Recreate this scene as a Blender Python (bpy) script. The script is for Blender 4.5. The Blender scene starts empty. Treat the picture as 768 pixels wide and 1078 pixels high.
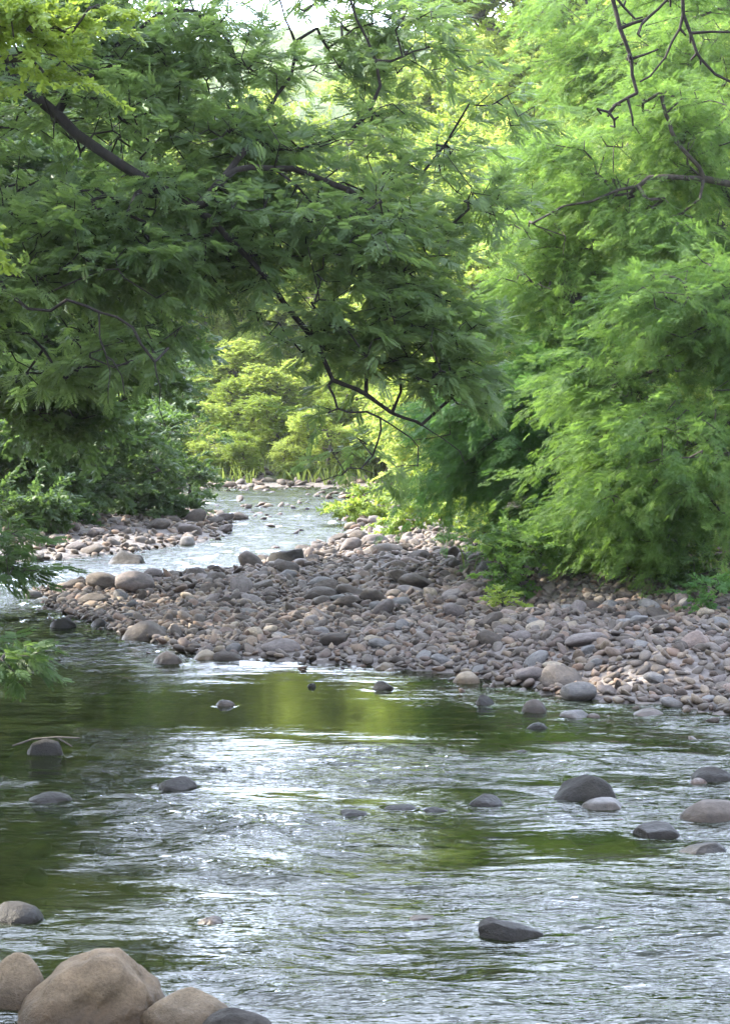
import bpy, math, random
import numpy as np
from mathutils import Vector, noise as mnoise
R = math.radians
sc = bpy.context.scene
col = sc.collection
rng = np.random.default_rng(7)
random.seed(7)

# ------------------------------------------------------------------ camera
CAM_H, HOR, F = 2.4, 440.0, 2000.0
PITCH = math.atan((539 - HOR) / F)
cp, sp = math.cos(PITCH), math.sin(PITCH)
cam_d = bpy.data.cameras.new("camera"); cam = bpy.data.objects.new("camera", cam_d); col.objects.link(cam)
cam.location = (0, 0, CAM_H); cam.rotation_euler = (R(90) - PITCH, 0, 0)
cam_d.sensor_fit = 'VERTICAL'; cam_d.angle = 2 * math.atan(539 / F)
cam_d.clip_start = 0.1; cam_d.clip_end = 5000
sc.camera = cam

def at(px, py, Y):
    a, b = (px - 384) / F, (539 - py) / F
    d = np.array([a, cp + b * sp, -sp + b * cp])
    return np.array([0, 0, CAM_H]) + d * (Y / d[1])

def proj(P):
    P = np.atleast_2d(P); dx, dy, dz = P[:, 0], P[:, 1], P[:, 2] - CAM_H
    zz = dy * cp - dz * sp; up = dy * sp + dz * cp
    return 384 + F * dx / zz, 539 - F * up / zz, zz

# ------------------------------------------------------------------ noise
def _h(ix, iy, s):
    n = (ix.astype(np.int64) * 374761393 + iy.astype(np.int64) * 668265263 + s * 1442695041) & 0x7fffffff
    n = ((n ^ (n >> 13)) * 1274126177) & 0x7fffffff
    return ((n ^ (n >> 16)) & 0xffff) / 65535.0
def vnoise(x, y, s=0):
    ix, iy = np.floor(x), np.floor(y); fx, fy = x - ix, y - iy
    u = fx * fx * fx * (fx * (fx * 6 - 15) + 10); v = fy * fy * fy * (fy * (fy * 6 - 15) + 10)
    a, b, c, d = _h(ix, iy, s), _h(ix + 1, iy, s), _h(ix, iy + 1, s), _h(ix + 1, iy + 1, s)
    return (a * (1 - u) + b * u) * (1 - v) + (c * (1 - u) + d * u) * v - 0.5
def fbm(x, y, s=0, o=4, g=0.5):
    r, a = 0, 1.0
    for i in range(o):
        r = r + a * vnoise(x * 2 ** i + i * 17.3, y * 2 ** i - i * 9.1, s + i); a *= g
    return r

# ------------------------------------------------------------------ terrain
RB = [(2.9,15.2),(1.8,16.3),(0.9,17.5),(0.2,18.3),(-0.8,18.8),(-1.9,19.3),(-2.6,20.6),(-3.3,22.5),(-4.0,23.8),(-4.5,26.2),
      (-3.7,27.6),(-2.1,29.8),(-1.1,33.6),(-0.35,39),(-0.2,45),(-0.1,52),(0.4,60),(4,63),(60,64),(60,-25),(7,-25),(6,0),(5.2,8),(4.4,13)]
LB = [(-60,-25),(0.7,-25),(0.7,4.6),(-0.2,6.0),(-1.5,6.7),(-2.6,8.6),(-3.3,12),(-4.3,17),(-5.4,22),(-6.0,27),(-5.9,31.0),(-4.5,33.4),
      (-3.3,36.0),(-2.8,38),(-3.0,43),(-3.9,46),(-4.6,52),(-6.0,59),(-12,62),(-60,58)]
FB = [(-60,66),(-14,68),(-6,65.5),(0,66),(60,70),(60,800),(-60,800)]
def sdf(x, y, poly):
    px = np.array(poly); n = len(px)
    x = np.asarray(x, float); y = np.asarray(y, float)
    d = np.full(x.shape, 1e9); ins = np.zeros(x.shape, bool)
    for i in range(n):
        a, b = px[i], px[(i + 1) % n]
        ex, ey = b - a; wx, wy = x - a[0], y - a[1]
        t = np.clip((wx * ex + wy * ey) / (ex * ex + ey * ey), 0, 1)
        d = np.minimum(d, np.hypot(wx - t * ex, wy - t * ey))
        c = ((a[1] > y) != (b[1] > y))
        with np.errstate(divide='ignore', invalid='ignore'):
            xi = a[0] + (y - a[1]) * ex / (ey if ey != 0 else 1e-9)
        ins ^= c & (x < xi)
    return np.where(ins, d, -d)
def land(x, y):
    wob = 0.35 * fbm(np.asarray(x) * 0.9, np.asarray(y) * 0.5, 5, 3)
    a, b, c = sdf(x, y, RB), sdf(x, y, LB), sdf(x, y, FB)
    return a + wob, b + wob, c + wob
def H(x, y):
    x = np.asarray(x, float); y = np.asarray(y, float)
    a, b, c = land(x, y)
    sd = np.maximum(np.maximum(a, b), c)
    bed = -0.05 - 0.11 * np.minimum(-sd, 3.2)
    s = np.maximum(sd, 0)
    low = np.clip((x + 1.0) / 3.5, 0, 1); low = np.where(b > 0, .5, low)
    z = (0.12 + .28 * low) * (1 - np.exp(-s * 0.34)) + 0.02
    z = z + np.maximum(a - 4.5, 0) * 0.10 + np.maximum(b - 4.0, 0) * 0.13 + np.maximum(c - 2, 0) * (0.20 + .12 / (1 + np.exp(-(x - 1.0) * .5)))
    z = z + np.maximum(x - 9, 0) * 0.22 + np.maximum(-x - 13, 0) * 0.12
    z = 46 * np.tanh(z / 46)
    z = z + ((.10 + .12 * low) * fbm(x * 0.7, y * 0.7, 3, 3) + .03) * np.clip(s, 0, 1)
    return np.where(sd > 0, z, np.maximum(bed, -0.4) + 0.05 * fbm(x * 1.5, y * 1.5, 9, 3) * np.clip(-sd, 0, 1))
def h1(x, y): return float(H(np.array([x]), np.array([y]))[0])

# ------------------------------------------------------------------ mesh helpers
def mesh_np(name, V, faces, mat=None, parent=None, smooth=True, attrs=None):
    """faces: (n,k) int array, k = 3 or 4"""
    V = np.asarray(V, np.float32); faces = np.asarray(faces, np.int32)
    me = bpy.data.meshes.new(name); k = faces.shape[1]
    me.vertices.add(len(V)); me.vertices.foreach_set('co', V.ravel())
    me.loops.add(faces.size); me.loops.foreach_set('vertex_index', faces.ravel())
    me.polygons.add(len(faces))
    me.polygons.foreach_set('loop_start', np.arange(0, faces.size, k, dtype=np.int32))
    me.polygons.foreach_set('loop_total', np.full(len(faces), k, np.int32))
    me.polygons.foreach_set('use_smooth', np.full(len(faces), smooth))
    me.update(calc_edges=True)
    for an, av in (attrs or {}).items():
        at_ = me.attributes.new(an, 'FLOAT', 'POINT'); at_.data.foreach_set('value', np.asarray(av, np.float32))
    if mat: me.materials.append(mat)
    o = bpy.data.objects.new(name, me); col.objects.link(o)
    if parent: o.parent = parent
    return o
def tag(o, label=None, cat=None, group=None, kind=None):
    if label: o['label'] = label
    if cat: o['category'] = cat
    if group: o['group'] = group
    if kind: o['kind'] = kind
    return o
def empty(name, loc):
    o = bpy.data.objects.new(name, None); col.objects.link(o); o.location = [float(v) for v in loc]; o.empty_display_size = .2
    return o
def grid_mesh(name, xs, ys, zf, mat, **kw):
    X, Y = np.meshgrid(xs, ys); Z = zf(X, Y)
    n, m = len(xs), len(ys)
    i = np.arange(m - 1)[:, None] * n + np.arange(n - 1)[None, :]; i = i.ravel()
    f = np.stack([i, i + 1, i + n + 1, i + n], 1)
    return mesh_np(name, np.stack([X, Y, Z], -1).reshape(-1, 3), f, mat, **kw)

# ------------------------------------------------------------------ materials
def new_mat(name):
    m = bpy.data.materials.new(name); m.use_nodes = True; nt = m.node_tree; nt.nodes.clear()
    out = nt.nodes.new('ShaderNodeOutputMaterial')
    def N(t, **kw):
        n = nt.nodes.new('ShaderNode' + t)
        for k, v in kw.items():
            if k.startswith('i_'):
                key = k[2:]; n.inputs[int(key) if key.isdigit() else key.replace('_', ' ')].default_value = v
            else: setattr(n, k, v)
        return n
    L = lambda a, b: nt.links.new(a, b)
    return m, N, L, out
def ramp(N, stops, interp='LINEAR'):
    r = N('ValToRGB'); e = r.color_ramp.elements; r.color_ramp.interpolation = interp
    while len(e) < len(stops): e.new(0.5)
    for k, (p, c) in enumerate(stops): e[k].position = p; e[k].color = (*c, 1)
    return r
def leaf_mat(name, dark, light, trans, tmix=0.42, rough=0.5, spec=0.35):
    m, N, L, out = new_mat(name)
    a = N('Attribute', attribute_name='tint')
    cr = ramp(N, [(0.0, dark), (0.6, tuple((d + l) / 2 for d, l in zip(dark, light))), (1.0, light)]); L(a.outputs['Fac'], cr.inputs[0])
    p = N('BsdfPrincipled', i_Roughness=rough, i_Specular_IOR_Level=spec); L(cr.outputs[0], p.inputs['Base Color'])
    mu = N('Mix', data_type='RGBA', blend_type='MULTIPLY'); mu.inputs[0].default_value = 1
    tr = N('BsdfTranslucent')
    mx = N('Mix', data_type='RGBA'); mx.inputs[0].default_value = 0.55; L(cr.outputs[0], mx.inputs[6]); mx.inputs[7].default_value = (*trans, 1)
    L(mx.outputs[2], tr.inputs[0])
    s = N('MixShader'); s.inputs[0].default_value = tmix; L(p.outputs[0], s.inputs[1]); L(tr.outputs[0], s.inputs[2]); L(s.outputs[0], out.inputs[0])
    return m
LM = {
 'walnut': leaf_mat('grey_green_leaf', (.058,.102,.048), (.155,.225,.090), (.32,.47,.085), .55, .45, .5),
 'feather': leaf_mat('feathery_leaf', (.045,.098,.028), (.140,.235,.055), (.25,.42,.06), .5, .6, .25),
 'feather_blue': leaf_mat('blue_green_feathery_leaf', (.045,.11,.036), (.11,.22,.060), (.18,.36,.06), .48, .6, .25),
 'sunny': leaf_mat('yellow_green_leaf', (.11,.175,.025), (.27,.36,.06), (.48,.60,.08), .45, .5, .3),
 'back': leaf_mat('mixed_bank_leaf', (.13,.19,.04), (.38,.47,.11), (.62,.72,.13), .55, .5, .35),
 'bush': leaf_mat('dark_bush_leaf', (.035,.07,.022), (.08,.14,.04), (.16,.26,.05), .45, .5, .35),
 'grass': leaf_mat('bank_grass', (.07,.12,.025), (.20,.24,.07), (.25,.32,.06), .4, .6, .2),
}
def bark_mat(name, c1, c2):
    m, N, L, out = new_mat(name)
    tc = N('TexCoord'); mp = N('Mapping'); mp.inputs['Scale'].default_value = (14, 14, 3); L(tc.outputs['Object'], mp.inputs[0])
    n = N('TexNoise', i_Scale=1.5, i_Detail=5.0); L(mp.outputs[0], n.inputs['Vector'])
    cr = ramp(N, [(.3, c1), (.7, c2)]); L(n.outputs[0], cr.inputs[0])
    p = N('BsdfPrincipled', i_Roughness=.9); L(cr.outputs[0], p.inputs['Base Color'])
    b = N('Bump', i_Strength=.6, i_Distance=.02); L(n.outputs[0], b.inputs['Height']); L(b.outputs[0], p.inputs['Normal']); L(p.outputs[0], out.inputs[0])
    return m
BARK = bark_mat('dark_bark', (.018,.014,.012), (.06,.048,.04))
BARKD = bark_mat('blackish_bark', (.008,.006,.005), (.025,.018,.015))
BARK2 = bark_mat('grey_bark', (.05,.042,.035), (.13,.11,.09))

STONE_STOPS = [(0.0,(.10,.085,.08)),(.18,(.20,.175,.165)),(.38,(.27,.245,.24)),(.55,(.235,.19,.185)),(.70,(.33,.29,.265)),(.85,(.30,.215,.18)),(1.0,(.42,.37,.31))]
def stone_mat(name, tone=None, attr=False, fine=3.0, band=.035):
    m, N, L, out = new_mat(name)
    tc = N('TexCoord'); geo = N('NewGeometry')
    if attr:
        a = N('Attribute', attribute_name='tone'); fac = a.outputs['Fac']
        vec = geo.outputs['Position']; sc1 = 9.0
        cr = ramp(N, [(p_, tuple(v * k_ for v, k_ in zip(c_, (.56, .53, .475)))) for p_, c_ in STONE_STOPS]); L(fac, cr.inputs[0]); base = cr.outputs[0]
    else:
        vec = tc.outputs['Object']; sc1 = fine
        oi = N('ObjectInfo')
        lo, hi = tone
        cr = ramp(N, [(0, lo), (1, hi)]); L(oi.outputs['Random'], cr.inputs[0]); base = cr.outputs[0]
    n1 = N('TexNoise', i_Scale=sc1, i_Detail=6.0, i_Roughness=.65); L(vec, n1.inputs['Vector'])
    n2 = N('TexNoise', i_Scale=sc1 * 9, i_Detail=4.0, i_Roughness=.7); L(vec, n2.inputs['Vector'])
    r1 = ramp(N, [(.25,(.55,.54,.52)),(.5,(.95,.95,.95)),(.75,(1.35,1.3,1.22))]); L(n1.outputs[0], r1.inputs[0])
    m1 = N('Mix', data_type='RGBA', blend_type='MULTIPLY'); m1.inputs[0].default_value = 1; L(base, m1.inputs[6]); L(r1.outputs[0], m1.inputs[7])
    r2 = ramp(N, [(.3,(.7,.7,.7)),(.7,(1.25,1.25,1.25))]); L(n2.outputs[0], r2.inputs[0])
    m2 = N('Mix', data_type='RGBA', blend_type='MULTIPLY'); m2.inputs[0].default_value = .8; L(m1.outputs[2], m2.inputs[6]); L(r2.outputs[0], m2.inputs[7])
    # wet band just above the water line
    sep = N('SeparateXYZ'); L(geo.outputs['Position'], sep.inputs[0])
    ad = N('Math', operation='MULTIPLY_ADD'); L(n1.outputs[0], ad.inputs[0]); ad.inputs[1].default_value = -.07; L(sep.outputs[2], ad.inputs[2])
    wr = N('MapRange'); wr.inputs['From Min'].default_value = .0; wr.inputs['From Max'].default_value = band; L(ad.outputs[0], wr.inputs['Value'])
    wet = N('Mix', data_type='RGBA'); L(wr.outputs[0], wet.inputs[0])
    dk = N('Mix', data_type='RGBA', blend_type='MULTIPLY'); dk.inputs[0].default_value = 1; L(m2.outputs[2], dk.inputs[6]); dk.inputs[7].default_value = (.42,.38,.34,1)
    L(dk.outputs[2], wet.inputs[6]); L(m2.outputs[2], wet.inputs[7])
    rr = N('MapRange'); L(wr.outputs[0], rr.inputs['Value']); rr.inputs['To Min'].default_value = .38; rr.inputs['To Max'].default_value = .78
    mo = ramp(N, [(.56,(0,0,0)),(.66,(1,1,1))]); n3 = N('TexNoise', i_Scale=sc1 * 1.7, i_Detail=8.0, i_Roughness=.75, i_Distortion=.6); L(vec, n3.inputs['Vector']); L(n3.outputs[0], mo.inputs[0])
    pat = N('Mix', data_type='RGBA', blend_type='MULTIPLY'); L(mo.outputs[0], pat.inputs[0]); L(wet.outputs[2], pat.inputs[6]); pat.inputs[7].default_value = (.62,.60,.52,1)
    p = N('BsdfPrincipled', i_Specular_IOR_Level=.25); L(pat.outputs[2], p.inputs['Base Color']); L(rr.outputs[0], p.inputs['Roughness'])
    bs = N('Math', operation='MULTIPLY_ADD'); L(n2.outputs[0], bs.inputs[0]); bs.inputs[1].default_value = .35; L(n1.outputs[0], bs.inputs[2])
    b = N('Bump', i_Strength=.55, i_Distance=.02 if attr else .05); L(bs.outputs[0], b.inputs['Height']); L(b.outputs[0], p.inputs['Normal'])
    L(p.outputs[0], out.inputs[0])
    return m
STM = {
 'grey': stone_mat('grey_stone', ((.13,.122,.118),(.21,.20,.195))),
 'mauve': stone_mat('mauve_stone', ((.135,.113,.105),(.19,.163,.152))),
 'tan': stone_mat('tan_stone', ((.22,.18,.135),(.30,.25,.19))),
 'brown': stone_mat('dark_brown_stone', ((.07,.057,.048),(.12,.10,.085))),
 'pink': stone_mat('pinkish_stone', ((.20,.15,.13),(.25,.195,.17))),
 'wet': stone_mat('wet_dark_stone', ((.026,.023,.019),(.042,.036,.030)), fine=8.0, band=.05),
 'big': stone_mat('brown_boulder_stone', ((.15,.108,.068),(.18,.135,.088)), fine=8.0, band=.10),
 'attr': stone_mat('cobble_stone', attr=True),
}
def ground_mat():
    m, N, L, out = new_mat('gravel_and_soil')
    geo = N('NewGeometry')
    v = N('TexVoronoi', i_Scale=13.0); L(geo.outputs['Position'], v.inputs['Vector'])
    n = N('TexNoise', i_Scale=.7, i_Detail=6.0); L(geo.outputs['Position'], n.inputs['Vector'])
    cr = ramp(N, [(0,(.07,.058,.048)),(.5,(.14,.12,.11)),(1,(.22,.19,.17))]); L(v.outputs['Color'], cr.inputs[0])
    veg = ramp(N, [(0,(.05,.075,.02)),(1,(.12,.12,.05))]); L(n.outputs[0], veg.inputs[0])
    a = N('Attribute', attribute_name='veg')
    mx = N('Mix', data_type='RGBA'); L(a.outputs['Fac'], mx.inputs[0]); L(cr.outputs[0], mx.inputs[6]); L(veg.outputs[0], mx.inputs[7])
    p = N('BsdfPrincipled', i_Roughness=.9); L(mx.outputs[2], p.inputs['Base Color'])
    b = N('Bump', i_Strength=.8, i_Distance=.04); L(v.outputs['Distance'], b.inputs['Height']); b.invert = True; L(b.outputs[0], p.inputs['Normal'])
    L(p.outputs[0], out.inputs[0]); return m
def water_mat():
    m, N, L, out = new_mat('river_water')
    geo = N('NewGeometry')
    mp = N('Mapping'); mp.inputs['Scale'].default_value = (.33, 1, 1); L(geo.outputs['Position'], mp.inputs[0])
    n1 = N('TexNoise', i_Scale=16.0, i_Detail=3.0, i_Roughness=.55); L(mp.outputs[0], n1.inputs['Vector'])
    a = N('Attribute', attribute_name='riffle')
    hm = N('Math', operation='MULTIPLY'); L(n1.outputs[0], hm.inputs[0]); L(a.outputs['Fac'], hm.inputs[1])
    b = N('Bump', i_Strength=1.0, i_Distance=.035); L(hm.outputs[0], b.inputs['Height'])
    fr = N('Fresnel', i_IOR=1.5); L(b.outputs[0], fr.inputs['Normal'])
    gl = N('BsdfGlossy', i_Roughness=.04); L(b.outputs[0], gl.inputs['Normal'])
    df = N('BsdfDiffuse'); df.inputs[0].default_value = (.020,.028,.008,1)
    tr = N('BsdfTransparent'); tr.inputs[0].default_value = (.50,.50,.28,1)
    body = N('MixShader'); body.inputs[0].default_value = .6; L(df.outputs[0], body.inputs[1]); L(tr.outputs[0], body.inputs[2])
    mx = N('MixShader'); L(fr.outputs[0], mx.inputs[0]); L(body.outputs[0], mx.inputs[1]); L(gl.outputs[0], mx.inputs[2]); L(mx.outputs[0], out.inputs[0])
    return m
def hill_mat():
    m, N, L, out = new_mat('wooded_hill')
    geo = N('NewGeometry')
    n = N('TexNoise', i_Scale=.12, i_Detail=8.0, i_Roughness=.7); L(geo.outputs['Position'], n.inputs['Vector'])
    cr = ramp(N, [(.3,(.05,.09,.03)),(.7,(.17,.22,.07))]); L(n.outputs[0], cr.inputs[0])
    p = N('BsdfPrincipled', i_Roughness=.95); L(cr.outputs[0], p.inputs['Base Color'])
    b = N('Bump', i_Strength=1, i_Distance=3.0); L(n.outputs[0], b.inputs['Height']); L(b.outputs[0], p.inputs['Normal']); L(p.outputs[0], out.inputs[0])
    return m

# ------------------------------------------------------------------ ground, hill
GM = ground_mat()
xs = np.unique(np.concatenate([np.linspace(-60,-12,40), np.arange(-12,12,.12), np.linspace(12,60,40)]))
ys = np.unique(np.concatenate([np.linspace(-60,4,40), np.arange(4,50,.14), np.arange(50,75,.4), np.linspace(75,200,60), np.linspace(200,790,30)]))
g = grid_mesh('ground', xs, ys, H, GM)
X, Y = np.meshgrid(xs, ys)
a, b, c = land(X, Y)
veg = np.clip(np.maximum(np.maximum((a - 5.0) * .8, (b - 2.6) * .8), (c - 1.5) * .6) + fbm(X * 2, Y * 2, 21, 3), 0, 1)
at_ = g.data.attributes.new('veg', 'FLOAT', 'POINT'); at_.data.foreach_set('value', veg.ravel().astype(np.float32))
tag(g, kind='structure')
og = grid_mesh('outer_ground', np.linspace(-2500, 2500, 60), np.linspace(-2500, 2500, 60), lambda x, y: x * 0 - 1.2, hill_mat()); tag(og, kind='structure')
def hz(x, y):
    r = np.exp(-((x + 20) / 190) ** 2)
    base = 14 + 70 * np.clip((y - 230) / 170, 0, 1) ** .8 - .04 * np.maximum(y - 420, 0)
    return (base * (0.55 + .45 * r) + 9 * fbm(x * .02, y * .02, 31, 4) + 6 * fbm(x * .12, y * .12, 33, 4)) * np.clip((y - 205) / 60, 0, 1) * np.clip((700 - y) / 80, 0, 1) - 2 - 0.03 * np.abs(x)
hl = grid_mesh('hill', np.linspace(-420, 420, 240), np.linspace(205, 700, 150), hz, hill_mat()); tag(hl, kind='structure')

# ------------------------------------------------------------------ rocks
def ico(sub):
    import bmesh
    bm = bmesh.new(); bmesh.ops.create_icosphere(bm, subdivisions=sub, radius=1)
    V = np.array([v.co[:] for v in bm.verts]); Fc = np.array([[v.index for v in f.verts] for f in bm.faces]); bm.free()
    return V, Fc
ICO = {s: ico(s) for s in (2, 3, 4, 5)}
def rock_verts(sub, seed, shape='rounded', rough=1.0):
    V, Fc = ICO[sub]; V = V.copy(); r = np.random.default_rng(seed)
    ncut = {'rounded': 7, 'flat': 8, 'blocky': 11}[shape]; dd = {'rounded': .70, 'flat': .62, 'blocky': .50}[shape]
    for _ in range(ncut):
        n = r.normal(size=3); n /= np.linalg.norm(n); d = dd + r.random() * .2
        k = np.maximum(V @ n - d, 0); V -= (k * .92)[:, None] * n
    off = r.random(3) * 50
    amp = (.16 if shape == 'blocky' else .12) * rough
    nz = np.array([mnoise.fractal(Vector(v * 1.1 + off), 1.0, 2.0, 3 if sub < 4 else 5) for v in V])
    V *= (1 + amp * nz)[:, None]
    V -= (V.max(0) + V.min(0)) / 2
    V /= np.abs(V).max(0)
    return V, Fc
SHAPE_Z = {'rounded': .60, 'flat': .40, 'blocky': .58}
VAR = []
for k in range(18):
    sh = ('rounded', 'flat', 'blocky', 'rounded', 'flat', 'rounded')[k % 6]
    V, Fc = rock_verts(3, 100 + k, sh); o = mesh_np('cobble_shape', V, Fc, STM['grey']); me = o.data; bpy.data.objects.remove(o)
    VAR.append((sh, me))
LOW = []
for k in range(16):
    sh = ('rounded', 'flat', 'blocky', 'rounded')[k % 4]; V, Fc = rock_verts(2, 300 + k, sh); LOW.append((sh, V, Fc))

# named stones of the river: centre px, base py, width px, visible height px, tone, shape, label, seed
BOULD = [
 (18,1062,80,58,'big','rounded','brown rounded boulder cut by the left edge of the picture beside the biggest boulder',1),
 (90,1082,152,73,'big','boulder','biggest tan brown boulder with a dented ridged face at bottom left',2),
 (192,1090,118,44,'big','rounded','low tan boulder just right of the biggest boulder, dark stain below',3),
 (246,1104,96,38,'wet','rounded','dark brown boulder cut by the bottom edge, beside the low tan boulder',4),
 (14,973,58,23,'wet','rounded','dark wet boulder at the left edge above the bottom left boulders',5),
 (538,990,66,24,'wet','blocky','lone dark humped rock in bright ripples near the bottom centre right',6),
 (615,846,70,34,'wet','blocky','large dark grey domed rock in midstream with paler flat rock leaning on it',7),
 (638,853,46,14,'grey','flat','small pale flat rock leaning on the large domed midstream rock',8),
 (752,866,68,25,'brown','rounded','smooth brown boulder at the right edge of the water',9),
 (750,825,44,18,'wet','blocky','dark angular rock at the right edge above the smooth brown boulder',10),
 (735,826,20,7,'pink','rounded','small pinkish stone in front of the dark angular rock at the right edge',11),
 (693,881,48,15,'wet','flat','low dark rock left of and below the smooth brown boulder',12),
 (742,902,50,14,'wet','flat','flat tilted dark slab below the smooth brown boulder at right',13),
 (185,831,42,13,'wet','flat','low dark rock in white ripples left of centre in the river',14),
 (46,795,42,20,'wet','blocky','dark rock with driftwood twigs caught on it near the left edge',15),
 (50,847,46,12,'wet','flat','low dark rock below the rock with caught twigs at left',16),
 (512,849,38,13,'wet','rounded','dark rounded rock in midstream left of the large domed rock',17),
 (372,859,28,6,'wet','flat','leftmost of the three thin dark rocks just breaking the surface midstream',18),
 (421,852,38,4,'wet','flat','middle of the three thin dark rocks just breaking the surface midstream',19),
 (461,854,32,4,'wet','flat','rightmost of the three thin dark rocks just breaking the surface midstream',20),
 (237,743,22,6,'brown','flat','small dark stone alone in the calm yellow green water',21),
 (402,726,32,8,'wet','blocky','dark blocky stone in calm water just off the gravel bar',22),
 (565,768,24,8,'wet','rounded','small dark rounded stone off the gravel bar above midstream',23),
 (446,969,40,4,'brown','flat','thin brown stone barely showing left of the lone humped rock',24),
 (220,972,26,6,'brown','blocky','tiny dark stone in the ripples above the low tan boulder',25),
 (491,719,30,12,'tan','rounded','yellowish tan stone at the tip of the bar edge in the pool',26),
 (511,742,22,11,'wet','blocky','dark pointed stone in the pool below the yellowish tan stone',27),
 (563,750,30,14,'brown','rounded','brown rounded stone at the pool edge right of the dark pointed stone',28),
 (606,757,34,9,'grey','flat','grey flat stone lying in the shallows off the bar edge',29),
 (65,662,30,12,'wet','rounded','dark stone in the left channel beside the near leafy branch',30),
 (150,675,54,21,'brown','rounded','broad smooth grey brown boulder at the left tip of the gravel bar',31),
 (105,660,22,9,'wet','rounded','small dark stone between the left channel and the bar tip',32),
 (176,699,34,13,'brown','rounded','grey stone at the pool corner below the left tip of the bar',33),
 (216,695,30,11,'tan','rounded','tan stone at the pool corner beside a grey stone',34),
 (128,594,56,15,'wet','blocky','long black rock at the foot of the far left stony bank',35),
 (300,598,46,22,'wet','blocky','big dark block beside the upstream channel at the back of the bar',36),
 (345,590,26,14,'brown','rounded','brown boulder right of the big dark block upstream',37),
 (197,575,18,11,'grey','rounded','round grey boulder standing on the far left bank edge',38),
 (328,723,10,4,'wet','rounded','tiny stone tip showing in the calm green pool',39),
 (548,792,16,2.5,'wet','flat','sliver of dark stone below the small rounded stone off the bar',40),
 (395,822,14,2,'brown','flat','faint brown sliver of stone at the centre of the river',41),
 (654,865,16,3,'pink','flat','reddish stone sliver below the large domed midstream rock',42),
]
ROCKS_XY = []
nrm_ = lambda v: v / np.linalg.norm(v, axis=1, keepdims=True)
def boulder(px, py, w, h, tone, shape, label, seed):
    base = at(px, py, 10); d = base - np.array([0, 0, CAM_H]); t = -CAM_H / d[2]; P = np.array([0, 0, CAM_H]) + d * t
    Yb = P[1]; s = Yb / F
    small = shape != 'boulder' and py < 1040 and py > 760
    rx = w * s / 2 * (1.1 if small else 1); top = max(h * s * (.84 if small else .97), .012)
    big = w > 60
    if shape == 'boulder':
        V, Fc = ICO[5]; V = V.copy()
        V /= (np.abs(V) ** 2.7).sum(1)[:, None] ** (1 / 2.7)
        x = V[:, 0].copy(); zt = np.where(x > .12, 1 - .36 * np.maximum(x - .36, 0) / .64, 1 - .58 * ((.12 - x) / 1.12) ** 1.25)      # long slope down to the left of a blunt top
        V[:, 2] = np.where(V[:, 2] > 0, V[:, 2] * zt, V[:, 2])
        front = V[:, 1] < .2
        dent = np.exp(-(((V[:, 0] - .12) / .34) ** 2 + ((V[:, 2] - .42 - .25 * V[:, 0]) / .17) ** 2)) * front; V[:, 1] += .34 * dent; V[:, 2] -= .07 * dent
        ridge = np.exp(-(((V[:, 0] - .22 - .7 * (V[:, 2] - .5)) / .08) ** 2)) * np.exp(-((V[:, 2] - .5) / .25) ** 2) * front; V[:, 1] -= .16 * ridge
        nz = np.array([mnoise.fractal(Vector(v * 1.7 + np.array([3., 1, 7])), 1.0, 2.0, 5) for v in V]); V *= (1 + .11 * nz)[:, None]
    else:
        V, Fc = rock_verts(5 if big and px < 300 else 4, 900 + seed, shape)
        V = V / np.linalg.norm(V, axis=1, keepdims=True) * (.78 * np.linalg.norm(V, axis=1, keepdims=True) + .22 / (np.abs(nrm_(V)) ** 2.5).sum(1)[:, None] ** (1 / 2.5) * .9)
    V = V.copy()
    ry = rx * (.85 if w < 60 else .75)
    if h / w < .2: ry = rx * .6
    rz = top / .72 if h / w > .2 else top / .4
    cz = top - rz
    if px < 300 and py > 1040: rz *= 1.0
    if shape == 'boulder': rz = top / .88; cz = top - rz; V[:, 0] *= 1.06
    V *= np.array([rx, ry, rz])
    ang = random.uniform(-.25, .25) if shape != 'boulder' else 0
    ca, sa = math.cos(ang), math.sin(ang); V = V @ np.array([[ca, sa, 0], [-sa, ca, 0], [0, 0, 1]])
    o = mesh_np('boulder' if w >= 40 else 'river_stone', V, Fc, STM[tone])
    o.location = (P[0], Yb + ry * .75, cz)
    ROCKS_XY.append((P[0], Yb + ry * .75, rx, ry))
    tag(o, label, 'boulder' if w >= 40 else 'stone')
    return o
for bdef in BOULD: boulder(*bdef)

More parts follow.
